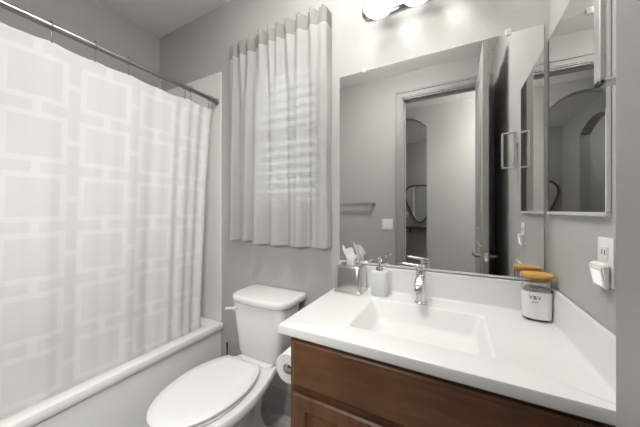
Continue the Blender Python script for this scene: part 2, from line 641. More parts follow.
# ------------------------------------------------------------------ added ceiling fill lights, out of direct view
def fill_dome(x, y, r, m, label):
    t = thing('fill_dome', label, 'light', (x, y, ZC - 0.165))
    MB().lathe([(0.0, 0), (0.07, 0), (0.075, -0.008), (0.06, -0.02), (0.018, -0.024), (0.016, -0.05), (0.0, -0.05)], (x, y, ZC - 0.0005), 32, 'Z', False, False).build('canopy', M_nickel, t)
    MB().lathe([(0.015, -0.045), (r * 0.7, -0.048), (r * 0.95, -0.062), (r, -0.085), (r * 0.97, -0.115), (r * 0.8, -0.140), (r * 0.5, -0.156), (0.0, -0.165)], (x, y, ZC), 40, 'Z', True, False).build('diffuser', m, t)
    return t


fill_dome(-0.45, -0.72, 0.24, M_room_diff, 'added round fill light on the ceiling over the toilet and tub, out of view')
fill_dome(0.85, -2.10, 0.18, M_hall_diff, 'added round fill light on the passage ceiling outside the door, out of view')
fill_dome(0.25, -3.85, 0.16, M_far_diff, 'added round fill light beyond the arched opening, out of view')
fill_dome(-1.75, -3.70, 0.12, M_far_diff, 'added small round fill light beyond the second arch, out of view')

# ------------------------------------------------------------------ tub, surround, shower curtain
TX = -1.455
TZ = 0.45
# surround: back end, long side, front end
b = MB()
b.box(XL + 0.012, -1.478, -0.012, -0.0005, TZ + 0.002, 2.24, 0.002)
b.box(XL + 0.0005, XL + 0.012, YF + 0.012, -0.0005, TZ + 0.002, 2.24, 0.002)
b.box(XL + 0.0005, -1.478, YF + 0.0005, YF + 0.012, TZ + 0.002, 2.24, 0.002)
tag(b.build('shower_surround', M_surround, smooth=0), 'smooth white wall panels lining the tub alcove behind the shower curtain', 'wall panel')

tub = thing('bathtub', 'white built-in bathtub with flat apron under the shower curtain', 'bathtub', ((XL + TX) / 2, YF / 2, 0.0))
cx, cy = (XL + 0.003 + TX) / 2, YF / 2
hx, hy = (TX - XL - 0.003) / 2, -YF / 2 - 0.003
def rr(hx_, hy_, z, n, dx=0.0):
    return sup(cx + dx, cy, hx_, hy_, z, n, 80)
b = MB()
def rect(hx_, hy_, z, r, dx=0.0, k=6):
    out = []
    for (sx, sy, a0) in ((1, 1, 0), (-1, 1, PI / 2), (-1, -1, PI), (1, -1, 3 * PI / 2)):
        for i in range(k + 1):
            a = a0 + PI / 2 * i / k
            out.append((cx + dx + sx * (hx_ - r) + r * math.cos(a), cy + sy * (hy_ - r) + r * math.sin(a), z))
    return out
b.loft([rect(hx - 0.012, hy, 0.0, 0.004, -0.012), rect(hx - 0.012, hy, TZ - 0.05, 0.004, -0.012), rect(hx - 0.003, hy, TZ - 0.045, 0.006, -0.003),
        rect(hx, hy, TZ - 0.035, 0.008), rect(hx, hy, TZ - 0.010, 0.008), rect(hx - 0.003, hy - 0.003, TZ - 0.002, 0.008), rect(hx - 0.010, hy - 0.01, TZ, 0.01),
        rect(hx - 0.070, hy - 0.075, TZ, 0.05), rect(hx - 0.080, hy - 0.085, TZ - 0.008, 0.06), rect(hx - 0.09, hy - 0.10, TZ - 0.06, 0.08),
        rect(hx - 0.12, hy - 0.17, 0.12, 0.12), rect(hx - 0.16, hy - 0.22, 0.085, 0.12)], True, True)
b.build('tub_shell', M_tub, tub, smooth=35)
MB().lathe([(0.0, 0), (0.032, 0), (0.034, 0.003), (0.02, 0.005), (0.0, 0.004)], (cx, -0.35, 0.085), 24).build('drain', M_chrome, tub)
MB().lathe([(0.0, 0), (0.036, 0), (0.036, -0.006), (0.0, -0.008)], (cx, -0.118, 0.34), 24, 'Y').build('overflow_plate', M_chrome, tub)

RX, RZ = -1.51, 2.028
rod = thing('shower_curtain_rod', 'dark steel tension rod carrying the shower curtain', 'curtain rod', (RX, YF / 2, RZ))
MB().cyl((RX, YF + 0.02, RZ), (RX, -0.03, RZ), 0.0125, n=24).build('tube', M_rod, rod)
MB().cyl((RX, YF + 0.01, RZ), (RX, -0.72, RZ), 0.0145, n=24).build('outer_sleeve', M_rod, rod)
for ye, s in ((-0.0125, -1), (YF + 0.0125, 1)):
    MB().lathe([(0.0, 0), (0.023, 0), (0.024, s * 0.008), (0.018, s * 0.016), (0.017, s * 0.032), (0.0, s * 0.033)], (RX, ye, RZ), 28, 'Y', False, False).build('end_flange', M_rod, rod)

ring_y = [-0.062, -0.088, -0.225, -0.265, -0.416, -0.58, -0.72, -0.87, -1.02, -1.17, -1.32, -1.47]
ring_words = ['first shower hook from the window-wall end of the rod, nearly touching the second', 'second shower hook from the window-wall end of the rod, close behind the first',
              'third shower hook from the window-wall end, first of the middle pair', 'fourth shower hook from the window-wall end, second of the middle pair',
              'fifth shower hook along the rod, level with the ceiling corner', 'sixth shower hook along the rod, where the curtain top sags',
              'seventh shower hook along the rod from the window wall', 'eighth shower hook along the rod, nearest one fully in view at the upper left',
              'ninth shower hook along the rod, beyond the left edge of view', 'tenth shower hook along the rod, beyond the left edge of view, past the ninth',
              'eleventh shower hook along the rod, last but one by the doorway wall', 'twelfth shower hook along the rod, beside the doorway wall']
CT = RZ - 0.062
for i, (y, w) in enumerate(zip(ring_y, ring_words)):
    if i == 0:
        r0 = thing('curtain_hook', w, 'curtain hook', (RX, y, CT), 'shower curtain hooks on the rod')
        pts = [(RX + 0.019 * math.cos(q), y, RZ + 0.003 + 0.019 * math.sin(q)) for q in [PI * 1.5 + (2 * PI - 0.5) * k / 18 + 0.25 for k in range(19)]]
        MB().tube(pts, 0.0026, 8).build('ring_wire', M_rod, r0)
        pts = [(RX + 0.004, y, RZ - 0.015), (RX + 0.003, y, RZ - 0.035), (RX + 0.001, y, RZ - 0.062), (RX - 0.005, y, RZ - 0.072), (RX - 0.012, y, RZ - 0.066), (RX - 0.012, y, RZ - 0.055)]
        MB().tube(pts, 0.0022, 8).build('hook_wire', M_rod, r0)
        MB().lathe([(0, -0.004), (0.003, -0.003), (0.004, 0), (0.003, 0.003), (0, 0.004)], (RX + 0.007, y, RZ - 0.068), 12).build('bead', M_rod, r0)
    else:
        copy_thing(r0, (0, y - ring_y[0], 0), w, 'shower curtain hooks on the rod')

# curtain sheet
NY, NZ = 260, 40
ys = [-0.045 - (1.50 - 0.045) * k / NY for k in range(NY + 1)]
def sag(y):
    # top edge droops between neighbouring hooks
    for a, c in zip(ring_y[:-1], ring_y[1:]):
        if c <= y <= a:
            w = a - c
            u = (a - y) / w
            return (0.10 if 0.1 < w < 0.155 and y > -0.45 and y < -0.26 else 0.05 if y > -0.75 else 0.025) * w * 4 * u * (1 - u)
    return 0.0
def fold(y, zf):
    e = math.exp(-(y + 0.045) * -1 / 0.22)      # 1 at the window-wall end, dying away
    f = 0.010 * math.sin(2 * PI * y / 0.31 + 0.8) + 0.005 * math.sin(2 * PI * y / 0.17 + 2.0) + 0.003 * math.sin(2 * PI * y / 0.081)
    g = 0.012 * e * math.sin(2 * PI * y / 0.085 + 0.5) + 0.006 * e * math.sin(2 * PI * y / 0.13)
    return (f + g) * (0.55 + 0.45 * zf)
rows, uvs = [], []
us = [0.0]
for k in range(NY):
    d = math.hypot(ys[k + 1] - ys[k], fold(ys[k + 1], 0.5) - fold(ys[k], 0.5))
    us.append(us[-1] + d)
k0 = min(range(NY + 1), key=lambda k: abs(ys[k] + 0.412))
uoff = us[k0]
ZB = 0.30
for i in range(NZ + 1):
    zf = i / NZ
    row, uvr = [], []
    for k, y in enumerate(ys):
        zt = CT - 0.004 - sag(y)
        z = zt + (ZB - zt) * zf
        row.append((RX - 0.006 - 0.048 * min(1, zf * 1.15) + fold(y, zf), y - 0.065 * math.sqrt(zf) * math.exp((y + 0.045) / 0.5), z))
        uvr.append((us[k] - uoff + 0.125 + 2.5, z - 1.178 + 2.5))
    rows.append(row)
    uvs.append(uvr)
tag(MB().grid(rows, uvs).build('shower_curtain', M_shower, smooth=180), 'white fabric shower curtain woven with a pattern of outlined squares', 'shower curtain')

# ------------------------------------------------------------------ window blind and curtains
bl = thing('window_blind', 'white horizontal slat blind glowing faintly through the window curtain', 'blind', ((WX0 + WX1) / 2, 0.02, WZ0 + 0.02))
b = MB()
z = WZ0 + 0.07
while z < WZ1 - 0.06:
    b.prism([(0.006, z - 0.020), (0.022, z + 0.0005), (0.038, z + 0.020), (0.0385, z + 0.023), (0.022, z + 0.0045), (0.0055, z - 0.017)], 'X', WX0 + 0.008, WX1 - 0.008)
    z += 0.060
b.build('slats', M_blind, bl, smooth=30)
MB().box(WX0 + 0.006, WX1 - 0.006, 0.003, 0.043, WZ1 - 0.048, WZ1 - 0.003, 0.002).build('headrail', M_plastic, bl, smooth=0)
MB().box(WX0 + 0.008, WX1 - 0.008, 0.008, 0.036, WZ0 + 0.022, WZ0 + 0.042, 0.003).build('bottom_rail', M_plastic, bl, smooth=0)
for x in (WX0 + 0.11, WX1 - 0.11):
    MB().cyl((x, 0.003, WZ0 + 0.04), (x, 0.003, WZ1 - 0.04), 0.0012, n=6).build('ladder_cord', M_plastic, bl)

CX0, CX1, CZT, CZB = -1.345, -0.606, 2.345, 1.045
CY = -0.075
wr = thing('curtain_rod', 'wrap-around rod inside the heading of the window curtain', 'curtain rod', ((CX0 + CX1) / 2, CY, CZT - 0.075))
zr = CZT - 0.065
pts = [(CX0 + 0.012, -0.002, zr), (CX0 + 0.012, -0.03, zr), (CX0 + 0.018, CY + 0.038, zr), (CX0 + 0.04, CY + 0.032, zr), (CX1 - 0.04, CY + 0.032, zr), (CX1 - 0.018, CY + 0.038, zr), (CX1 - 0.012, -0.03, zr), (CX1 - 0.012, -0.002, zr)]
MB().tube(pts, 0.006, 10).build('rod_bar', M_nickel, wr)
for x in (CX0 + 0.012, CX1 - 0.012):
    MB().box(x - 0.008, x + 0.008, -0.004, -0.0005, zr - 0.022, zr + 0.022, 0.001, 1).build('wall_bracket', M_nickel, wr, smooth=0)


def win_panel(name, label, x0, x1, left_ret, right_ret, pitch, zb, yoff, seed):
    rnd = random.Random(seed)
    ph = [rnd.uniform(0, 6.28) for _ in range(6)]
    path = []
    n = int((x1 - x0) / 0.004)
    if left_ret:
        path += [(x0, -0.006 - (0.058) * k / 8, 0.3) for k in range(8)]
    path += [(x0 + (x1 - x0) * k / n, None, 1.0) for k in range(n + 1)]
    if right_ret:
        path += [(x1, -0.064 + 0.058 * k / 8, 0.3) for k in range(1, 9)]

    def pt(p, z):
        x, y, w = p
        zf = (CZT - z) / (CZT - zb)              # 0 top, 1 hem
        top = max(0.0, 1 - zf / 0.30)
        f1 = 0.019 * math.sin(2 * PI * x / pitch + ph[0] + 0.8 * math.sin(x * 17 + ph[1]))
        f2 = 0.027 * math.sin(2 * PI * x / (pitch * 2.1) + ph[2] + 0.5 * math.sin(x * 9 + ph[3])) + 0.007 * math.sin(2 * PI * x / (pitch * 0.9) + ph[4])
        f = f1 * (0.35 + 0.65 * top) + f2 * (1 - top) * (0.4 + 0.6 * zf)
        if y is None:
            ew = 1.0
            if left_ret:
                ew = min(ew, (x - x0) / 0.03)
            if right_ret:
                ew = min(ew, (x1 - x) / 0.10)
            yy = CY + yoff + f * max(0.0, ew)
            if left_ret:
                yy = max(yy, yy) + 0.010 * max(0, 1 - (x - x0) / 0.02)
            if right_ret:
                u = max(0, 1 - (x1 - x) / 0.035)
                yy += 0.012 * u * u
            return (x, yy, z)
        return (x + 0.004 * math.sin(z * 9 + ph[5]) * zf, y + (yoff + 0.0) * min(1, (y / -0.06)), z)
    root = thing(name, label, 'curtain', ((x0 + x1) / 2, CY, zb), 'window curtain panels')
    zs = [CZT - 0.085 - (CZT - 0.085 - zb) * k / 60 for k in range(61)]
    rows = [[pt(p, z) for p in path] for z in zs]
    MB().grid(rows).build('drape', M_wcurt, root, smooth=180)
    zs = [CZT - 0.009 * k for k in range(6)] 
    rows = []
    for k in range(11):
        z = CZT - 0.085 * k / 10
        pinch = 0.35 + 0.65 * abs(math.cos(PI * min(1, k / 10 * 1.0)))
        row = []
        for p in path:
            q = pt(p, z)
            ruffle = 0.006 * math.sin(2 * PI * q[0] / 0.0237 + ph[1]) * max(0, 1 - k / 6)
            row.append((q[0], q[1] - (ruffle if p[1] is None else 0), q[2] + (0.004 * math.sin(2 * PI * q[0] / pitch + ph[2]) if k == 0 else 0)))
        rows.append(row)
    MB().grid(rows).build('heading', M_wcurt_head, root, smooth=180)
    # stitched hem: a slightly proud band along the bottom
    rows = [[(q[0], q[1] - 0.0022, q[2]) for q in (pt(p, zb + dz) for p in path)] for dz in (0.042, 0.020, -0.001)]
    MB().grid(rows).build('hem', M_wcurt, root, smooth=180)
    return root


win_panel('window_curtain', 'narrow greyer curtain panel on the left of the window, next to the tub', CX0, -1.085, True, False, 0.066, CZB + 0.012, 0.012, 3)
win_panel('window_curtain', 'wide white-grey curtain panel on the right of the window, nearer the mirror', -1.098, CX1, False, True, 0.072, CZB, -0.006, 11)

# ------------------------------------------------------------------ toilet
TCX = -0.970
toi = thing('toilet', 'white two-piece toilet with closed lid between the tub and the vanity', 'toilet', (TCX, -0.40, 0.0))


def bowl_ring(hw, yf, yc, hb, yb, z, nf=2.1):
    """front half an ellipse, back half tapering to a flat end with rounded corners"""
    out = []
    for k in range(33):
        q = PI + PI * k / 32
        c, sn = math.cos(q), math.sin(q)
        out.append((TCX + hw * math.copysign(abs(c) ** (2 / nf), c), yc + (yc - yf) * math.copysign(abs(sn) ** (2 / nf), sn), z))
    r_ = 0.025
    def side(sg):
        pts = []
        for k in range(1, 11):
            u = k / 10
            w = hw + (hb - hw) * (3 * u * u - 2 * u ** 3)
            pts.append((TCX + sg * w, yc + (yb - r_ - yc) * u, z))
        for k in range(1, 5):
            a_ = PI / 2 * k / 4
            pts.append((TCX + sg * (hb - r_ + r_ * math.cos(a_)), yb - r_ + r_ * math.sin(a_), z))
        return pts
    return out + side(1) + list(reversed(side(-1)))


def seat_ring(o, z):
    """elongated oval cut straight across at the hinge"""
    a_, b_, yc, yb = 0.180 - o, 0.265 - o, -0.485, -0.485 + 0.787 * (0.265 - o)
    q0 = math.asin((yb - yc) / b_)
    out = []
    for k in range(57):
        q = PI - q0 + (PI + 2 * q0) * k / 56
        c, sn = math.cos(q), math.sin(q)
        out.append((TCX - 0.028 + a_ * c, yc + b_ * sn, z))
    return out


b = MB()
b.loft([bowl_ring(0.105, -0.55, -0.36, 0.085, -0.17, 0.0), bowl_ring(0.105, -0.55, -0.36, 0.085, -0.17, 0.04), bowl_ring(0.085, -0.53, -0.36, 0.060, -0.19, 0.065), bowl_ring(0.080, -0.53, -0.38, 0.045, -0.21, 0.14),
        bowl_ring(0.090, -0.56, -0.40, 0.042, -0.20, 0.20), bowl_ring(0.122, -0.63, -0.43, 0.044, -0.17, 0.27), bowl_ring(0.156, -0.705, -0.46, 0.056, -0.12, 0.33), bowl_ring(0.172, -0.732, -0.46, 0.072, -0.08, 0.362), bowl_ring(0.186, -0.747, -0.46, 0.110, -0.037, 0.376),
        bowl_ring(0.187, -0.748, -0.46, 0.114, -0.035, 0.382), bowl_ring(0.187, -0.748, -0.46, 0.114, -0.035, 0.405), bowl_ring(0.182, -0.743, -0.46, 0.109, -0.04, 0.412)])
b.build('bowl', M_porc, toi, smooth=50)
b = MB()
b.loft([sup(TCX, -0.140, 0.1135, 0.106, 0.405, 9), sup(TCX, -0.140, 0.1135, 0.106, 0.418, 9), sup(TCX, -0.14, 0.110, 0.102, 0.423, 9)])
b.build('tank_shelf', M_porc, toi, smooth=50)
b = MB()
b.loft([seat_ring(0.010, 0.4135), seat_ring(0.004, 0.417), seat_ring(0.004, 0.425), seat_ring(0.010, 0.429)])
b.build('seat', M_seat, toi, smooth=50)
b = MB()
b.loft([seat_ring(0.006, 0.432), seat_ring(0.0, 0.436), seat_ring(0.0, 0.443), seat_ring(0.008, 0.4495), seat_ring(0.05, 0.4525), seat_ring(0.12, 0.4535)])
b.build('seat_lid', M_seat, toi, smooth=40)
for s in (-1, 1):
    b = MB()
    b.cyl((TCX - 0.028 + s * 0.040, -0.266, 0.431), (TCX - 0.028 + s * 0.085, -0.266, 0.431), 0.008, n=16).box(TCX - 0.028 + s * 0.062 - 0.014, TCX - 0.028 + s * 0.062 + 0.014, -0.275, -0.245, 0.410, 0.432, 0.004)
    b.build('seat_hinge', M_seat, toi)
b = MB()
b.loft([sup(TCX, -0.122, 0.142, 0.087, 0.4235, 5), sup(TCX, -0.122, 0.150, 0.093, 0.437, 5.5), sup(TCX, -0.123, 0.162, 0.098, 0.56, 6), sup(TCX, -0.124, 0.182, 0.104, 0.715, 6.5), sup(TCX, -0.124, 0.178, 0.101, 0.722, 6)])
b.build('tank', M_porc, toi, smooth=50)


def lid_ring(o, z):
    # chamfered front corners
    hx_, yb, yf, ch = 0.200 + o, -0.008, -0.238 - o, 0.060
    base = [(hx_, yb), (-hx_, yb), (-hx_, yf + ch), (-hx_ + ch * 0.35, yf + ch * 0.35), (-hx_ + ch, yf), (0, yf - 0.006), (hx_ - ch, yf), (hx_ - ch * 0.35, yf + ch * 0.35), (hx_, yf + ch)]
    return [(TCX + x, y, z) for x, y in base]


b = MB()
b.loft([lid_ring(-0.016, 0.722), lid_ring(-0.004, 0.724), lid_ring(0, 0.730), lid_ring(0, 0.752), lid_ring(-0.004, 0.760), lid_ring(-0.014, 0.764)])
b.build('tank_lid', M_porc, toi, smooth=50)
b = MB()
b.cyl((TCX - 0.140, -0.224, 0.690), (TCX - 0.140, -0.242, 0.690), 0.012, n=16)
b.tube([(TCX - 0.140, -0.240, 0.690), (TCX - 0.165, -0.243, 0.687), (TCX - 0.196, -0.243, 0.680)], [0.008, 0.008, 0.010], 12)
b.build('flush_lever', M_porc, toi)
for s in (-1, 1):
    MB().lathe([(0.014, 0), (0.013, 0.012), (0.006, 0.02), (0.0, 0.021)], (TCX + s * 0.108, -0.30, 0.05), 16, cap0=True).build('bolt_cap', M_plastic, toi)

# toilet brush tucked between tub and toilet
br = thing('toilet_brush', 'slim toilet brush with a dark upright handle between tub and toilet', 'toilet brush', (-1.345, -0.075, 0.0))
MB().lathe([(0.0, 0), (0.042, 0), (0.045, 0.004), (0.040, 0.10), (0.036, 0.14), (0.030, 0.14), (0.032, 0.012), (0.0, 0.01)], (-1.345, -0.075, 0), 28, 'Z', False, False).build('holder', M_dark, br)
MB().lathe([(0.0, 0.02), (0.022, 0.022), (0.025, 0.06), (0.018, 0.085), (0.0, 0.09)], (-1.345, -0.075, 0), 20, 'Z', False, False).build('bristles', M_plastic, br)
MB().tube([(-1.345, -0.075, 0.085), (-1.345, -0.075, 0.30), (-1.345, -0.075, 0.365)], [0.0045, 0.0045, 0.006], 12).build('handle', M_dark, br)

# ------------------------------------------------------------------ vanity
VX0, VX1, VYF, CTZ = -0.520, XR - 0.002, -0.534, 0.842
CB = CTZ - 0.034
van = thing('vanity_cabinet', 'brown stained wooden vanity cabinet under the white countertop', 'cabinet', ((VX0 + VX1) / 2, VYF / 2, 0.0))
b = MB()
b.box(VX0, VX0 + 0.018, VYF + 0.019, -0.012, 0.0, CB)
b.box(VX1 - 0.018, VX1, VYF + 0.019, -0.012, 0.0, CB)
b.box(VX0 + 0.018, VX1 - 0.018, -0.03, -0.018, 0.10, CB)
b.box(VX0 + 0.018, VX1 - 0.018, VYF + 0.02, -0.03, 0.09, 0.108)
b.box(VX0 + 0.018, VX1 - 0.018, VYF + 0.07, VYF + 0.085, 0.0, 0.09)
# face frame
b.box(VX0, VX0 + 0.04, VYF, VYF + 0.019, 0.0, CB).box(VX1 - 0.04, VX1, VYF, VYF + 0.019, 0.0, CB)
for z0_, z1_ in ((CB - 0.022, CB), (0.60, 0.64), (0.10, 0.135)):
    b.box(VX0 + 0.04, VX1 - 0.04, VYF, VYF + 0.019, z0_, z1_)
b.build('carcass', M_woodv, van, smooth=0)


def front(x0, x1, z0, z1):
    b = MB()
    y = VYF - 0.0005
    # slab with eased, stepped edge
    def r(i, d):
        return [(x0 + i, y - d, z0 + i), (x1 - i, y - d, z0 + i), (x1 - i, y - d, z1 - i), (x0 + i, y - d, z1 - i)]
    b.loft([r(0, 0), r(0, 0.010), r(0.005, 0.014), r(0.007, 0.014), r(0.010, 0.019)])
    return b


front(VX0 + 0.016, VX1 - 0.045, 0.634, 0.791).build('drawer_front', M_wood, van, smooth=0)


def cab_door(x0, x1, z0, z1):
    y = VYF - 0.0005
    s = 0.055
    b = MB()
    def r(i, d):
        return [(x0 + i, y - d, z0 + i), (x1 - i, y - d, z0 + i), (x1 - i, y - d, z1 - i), (x0 + i, y - d, z1 - i)]
    b.loft([r(0, 0), r(0, 0.012), r(0.006, 0.018), r(s - 0.006, 0.018), r(s - 0.002, 0.015), r(s, 0.010), r(s + 0.004, 0.006), r(s + 0.012, 0.006), r(s + 0.030, 0.012)])
    d = b.build('door', M_woodv, van, smooth=0)
    return d


xm = (VX0 + 0.016 + VX1 - 0.045) / 2
for x0, x1, kx in ((VX0 + 0.016, xm - 0.004, xm - 0.034), (xm + 0.004, VX1 - 0.045, xm + 0.034)):
    d = cab_door(x0, x1, 0.115, 0.612)
    MB().lathe([(0.006, 0), (0.005, -0.012), (0.013, -0.018), (0.014, -0.024), (0.009, -0.028), (0.0, -0.029)], (kx, VYF - 0.0185, 0.50), 20, 'Y', True, False).build('knob', M_nickel, d)
lt = MB().box(0.238, 0.264, VYF - 0.026, VYF - 0.0195, 0.770, 0.786, 0.003).build('safety_catch', M_plastic, van)
lt['label'] = 'small white safety catch'

# countertop with moulded basin and splashes
KX0, KX1, KYF = -0.559, XR - 0.0015, -0.561
top = thing('countertop', 'white one-piece vanity top with a rectangular moulded basin', 'countertop', ((KX0 + KX1) / 2, KYF / 2, CB))
BX0, BX1, BY0, BY1 = -0.335, 0.097, -0.450, -0.135
b = MB()
def rrect(x0, x1, y0, y1, z, r, k=5):
    out = []
    for (cx_, cy_, a0) in ((x1 - r, y1 - r, 0), (x0 + r, y1 - r, PI / 2), (x0 + r, y0 + r, PI), (x1 - r, y0 + r, 3 * PI / 2)):
        for i in range(k + 1):
            a = a0 + PI / 2 * i / k
            out.append((cx_ + r * math.cos(a), cy_ + r * math.sin(a), z))
    return out
K1 = KX1
b.loft([rrect(BX0, BX1, BY0, BY1, CB, 0.02),
        rrect(KX0 + 0.004, K1, KYF + 0.004, -0.001, CB, 0.004), rrect(KX0, K1, KYF, -0.001, CB + 0.004, 0.005), rrect(KX0, K1, KYF, -0.001, CTZ - 0.006, 0.006),
        rrect(KX0 + 0.002, K1, KYF + 0.002, -0.001, CTZ - 0.0015, 0.006), rrect(KX0 + 0.007, K1, KYF + 0.007, -0.001, CTZ, 0.006),
        rrect(BX0 - 0.006, BX1 + 0.006, BY0 - 0.006, BY1 + 0.006, CTZ, 0.022)], False, False)
b.build('slab', M_counter, top, smooth=40)
b = MB()
b.loft([rrect(BX0 - 0.006, BX1 + 0.006, BY0 - 0.006, BY1 + 0.006, CTZ, 0.022), rrect(BX0 - 0.001, BX1 + 0.001, BY0 - 0.001, BY1 + 0.001, CTZ - 0.002, 0.02), rrect(BX0 + 0.004, BX1 - 0.004, BY0 + 0.004, BY1 - 0.004, CTZ - 0.008, 0.02),
        rrect(BX0 + 0.030, BX1 - 0.018, BY0 + 0.018, BY1 - 0.022, CTZ - 0.070, 0.025), rrect(BX0 + 0.042, BX1 - 0.028, BY0 + 0.03, BY1 - 0.034, CTZ - 0.088, 0.03),
        rrect(BX0 + 0.075, BX1 - 0.06, BY0 + 0.06, BY1 - 0.065, CTZ - 0.093, 0.03)], False, True)
b.build('basin', M_basin, top, smooth=50, keep_normals=False)
SPZ = 0.962
b = MB()
cove = [(-0.001, CTZ - 0.001), (-0.001, SPZ), (-0.009, SPZ), (-0.011, SPZ - 0.002), (-0.011, CTZ + 0.014), (-0.013, CTZ + 0.006), (-0.018, CTZ + 0.0015), (-0.026, CTZ - 0.0008)]
b.prism(cove, 'X', KX0, K1 - 0.003)
b.build('backsplash', M_counter, top, smooth=30)
b = MB()
b.prism([(K1 + 0.0 + u, v) for u, v in cove], 'Y', KYF + 0.004, -0.004)
b.build('side_splash', M_counter, top, smooth=30)

# faucet
FX, FY = -0.130, -0.094
fa = thing('faucet', 'chrome single-lever faucet at the back of the basin', 'faucet', (FX, FY, CTZ))
MB().lathe([(0.0, 0), (0.027, 0), (0.028, 0.003), (0.025, 0.006), (0.0, 0.007)], (FX, FY, CTZ), 32, 'Z', False, False).build('base_ring', M_faucet, fa)
b = MB()
b.lathe([(0.0220, 0.006), (0.0205, 0.05), (0.0205, 0.11), (0.022, 0.138), (0.021, 0.144), (0.0, 0.145)], (FX, FY, CTZ), 32, 'Z', True, False)
b.build('body', M_faucet, fa)
b = MB()
def slot(y, z, hw, hh, n=4):
    pts = []
    for k in range(24):
        q = 2 * PI * k / 24
        c, s = math.cos(q), math.sin(q)
        pts.append((FX + hw * math.copysign(abs(c) ** (2 / n), c), y, z + hh * math.copysign(abs(s) ** (2 / n), s)))
    return pts
b.loft([slot(FY - 0.006, CTZ + 0.098, 0.0195, 0.034), slot(FY - 0.030, CTZ + 0.098, 0.0195, 0.028), slot(FY - 0.058, CTZ + 0.094, 0.019, 0.023), slot(FY - 0.080, CTZ + 0.086, 0.018, 0.019), slot(FY - 0.090, CTZ + 0.080, 0.016, 0.012)])
b.build('spout', M_faucet, fa)
MB().cyl((FX, FY - 0.074, CTZ + 0.076), (FX, FY - 0.075, CTZ + 0.060), 0.010, n=18).build('aerator', M_nickel, fa)
b = MB()
b.lathe([(0.0205, 0.146), (0.0215, 0.149), (0.0215, 0.160), (0.018, 0.166), (0.0, 0.168)], (FX, FY, CTZ), 28, 'Z', True, False)
def slotx(x, z, hw, hh, n=4):
    return [(FX + x, FY + (p[0] - FX), p[2]) for p in slot(0, CTZ + z, hw, hh, n)]
b.loft([slotx(0.016, 0.160, 0.015, 0.006), slotx(-0.02, 0.163, 0.015, 0.006), slotx(-0.055, 0.166, 0.014, 0.005), slotx(-0.078, 0.168, 0.013, 0.004), slotx(-0.084, 0.1685, 0.011, 0.003)])
b.build('lever', M_faucet, fa)

# soap dispenser
SX_, SY_ = -0.318, -0.075
so = thing('soap_dispenser', 'frosted square soap pump bottle between tissue box and faucet', 'soap dispenser', (SX_, SY_, CTZ))
b = MB()
b.loft([sup(SX_, SY_, 0.034, 0.028, CTZ + 0.0005, 6), sup(SX_, SY_, 0.037, 0.031, CTZ + 0.004, 6), sup(SX_, SY_, 0.037, 0.031, CTZ + 0.108, 6), sup(SX_, SY_, 0.034, 0.028, CTZ + 0.114, 6), sup(SX_, SY_, 0.016, 0.016, CTZ + 0.118, 2)])
b.build('bottle', M_frost, so, smooth=50)
MB().lathe([(0.017, 0.117), (0.017, 0.130), (0.013, 0.133), (0.0, 0.134)], (SX_, SY_, CTZ), 24, 'Z', True, False).build('collar', M_chrome, so)
b = MB()
b.cyl((SX_, SY_, CTZ + 0.132), (SX_, SY_, CTZ + 0.165), 0.004, n=12)
b.lathe([(0.0085, 0.160), (0.0095, 0.163), (0.0095, 0.178), (0.007, 0.182), (0.0, 0.183)], (SX_, SY_, CTZ), 18, 'Z', True, False)
b.tube([(SX_, SY_, CTZ + 0.174), (SX_ + 0.012, SY_ - 0.022, CTZ + 0.174), (SX_ + 0.017, SY_ - 0.033, CTZ + 0.168)], [0.005, 0.0045, 0.0035], 10)
b.build('pump_head', M_chrome, so)

# tissue box cover and the tissue in it
BXc, BYc = -0.462, -0.082
tb = thing('tissue_box_cover', 'square silver tissue box cover on the left end of the countertop', 'tissue box', (BXc, BYc, CTZ))
b = MB()
b.loft([sup(BXc, BYc, 0.070, 0.064, CTZ + 0.0005, 12), sup(BXc, BYc, 0.071, 0.065, CTZ + 0.003, 12), sup(BXc, BYc, 0.071, 0.065, CTZ + 0.010, 12), sup(BXc, BYc, 0.067, 0.061, CTZ + 0.013, 10),
        sup(BXc, BYc, 0.064, 0.058, CTZ + 0.122, 9), sup(BXc, BYc, 0.060, 0.054, CTZ + 0.131, 7), sup(BXc, BYc, 0.050, 0.046, CTZ + 0.135, 6),
        sup(BXc, BYc, 0.034, 0.020, CTZ + 0.135, 2), sup(BXc, BYc, 0.031, 0.018, CTZ + 0.126, 2)], True, False)
b.build('cover', M_steel, tb, smooth=40)
MB().lathe([(0.0, 0), (1, 0), (1, 0.003), (0, 0.003)], (BXc, BYc, CTZ + 0.110), 32, 'Z', False, False, sx=0.034, sy=0.020).build('opening', M_slot, tb)
rows = []
for i in range(15):
    v = i / 14
    row = []
    for j in range(21):
        u = j / 20 * 2 - 1
        w = 0.015 + 0.019 * min(1, v * 1.3)
        x = BXc - 0.002 + u * w - 0.006 * v + 0.004 * math.sin(v * 7 + u)
        y = BYc + 0.011 * math.sin(u * 6.0 + 0.4) * (0.4 + 0.6 * v) + 0.012 * v * u
        z = CTZ + 0.118 + v * (0.092 - 0.020 * u + 0.010 * math.sin(u * 4.5 + 1.0))
        row.append((x, y, z))
    rows.append(row)
tag(MB().grid(rows).build('facial_tissue', M_tissue, smooth=180), 'white paper tissue pulled up out of the silver box', 'tissue')

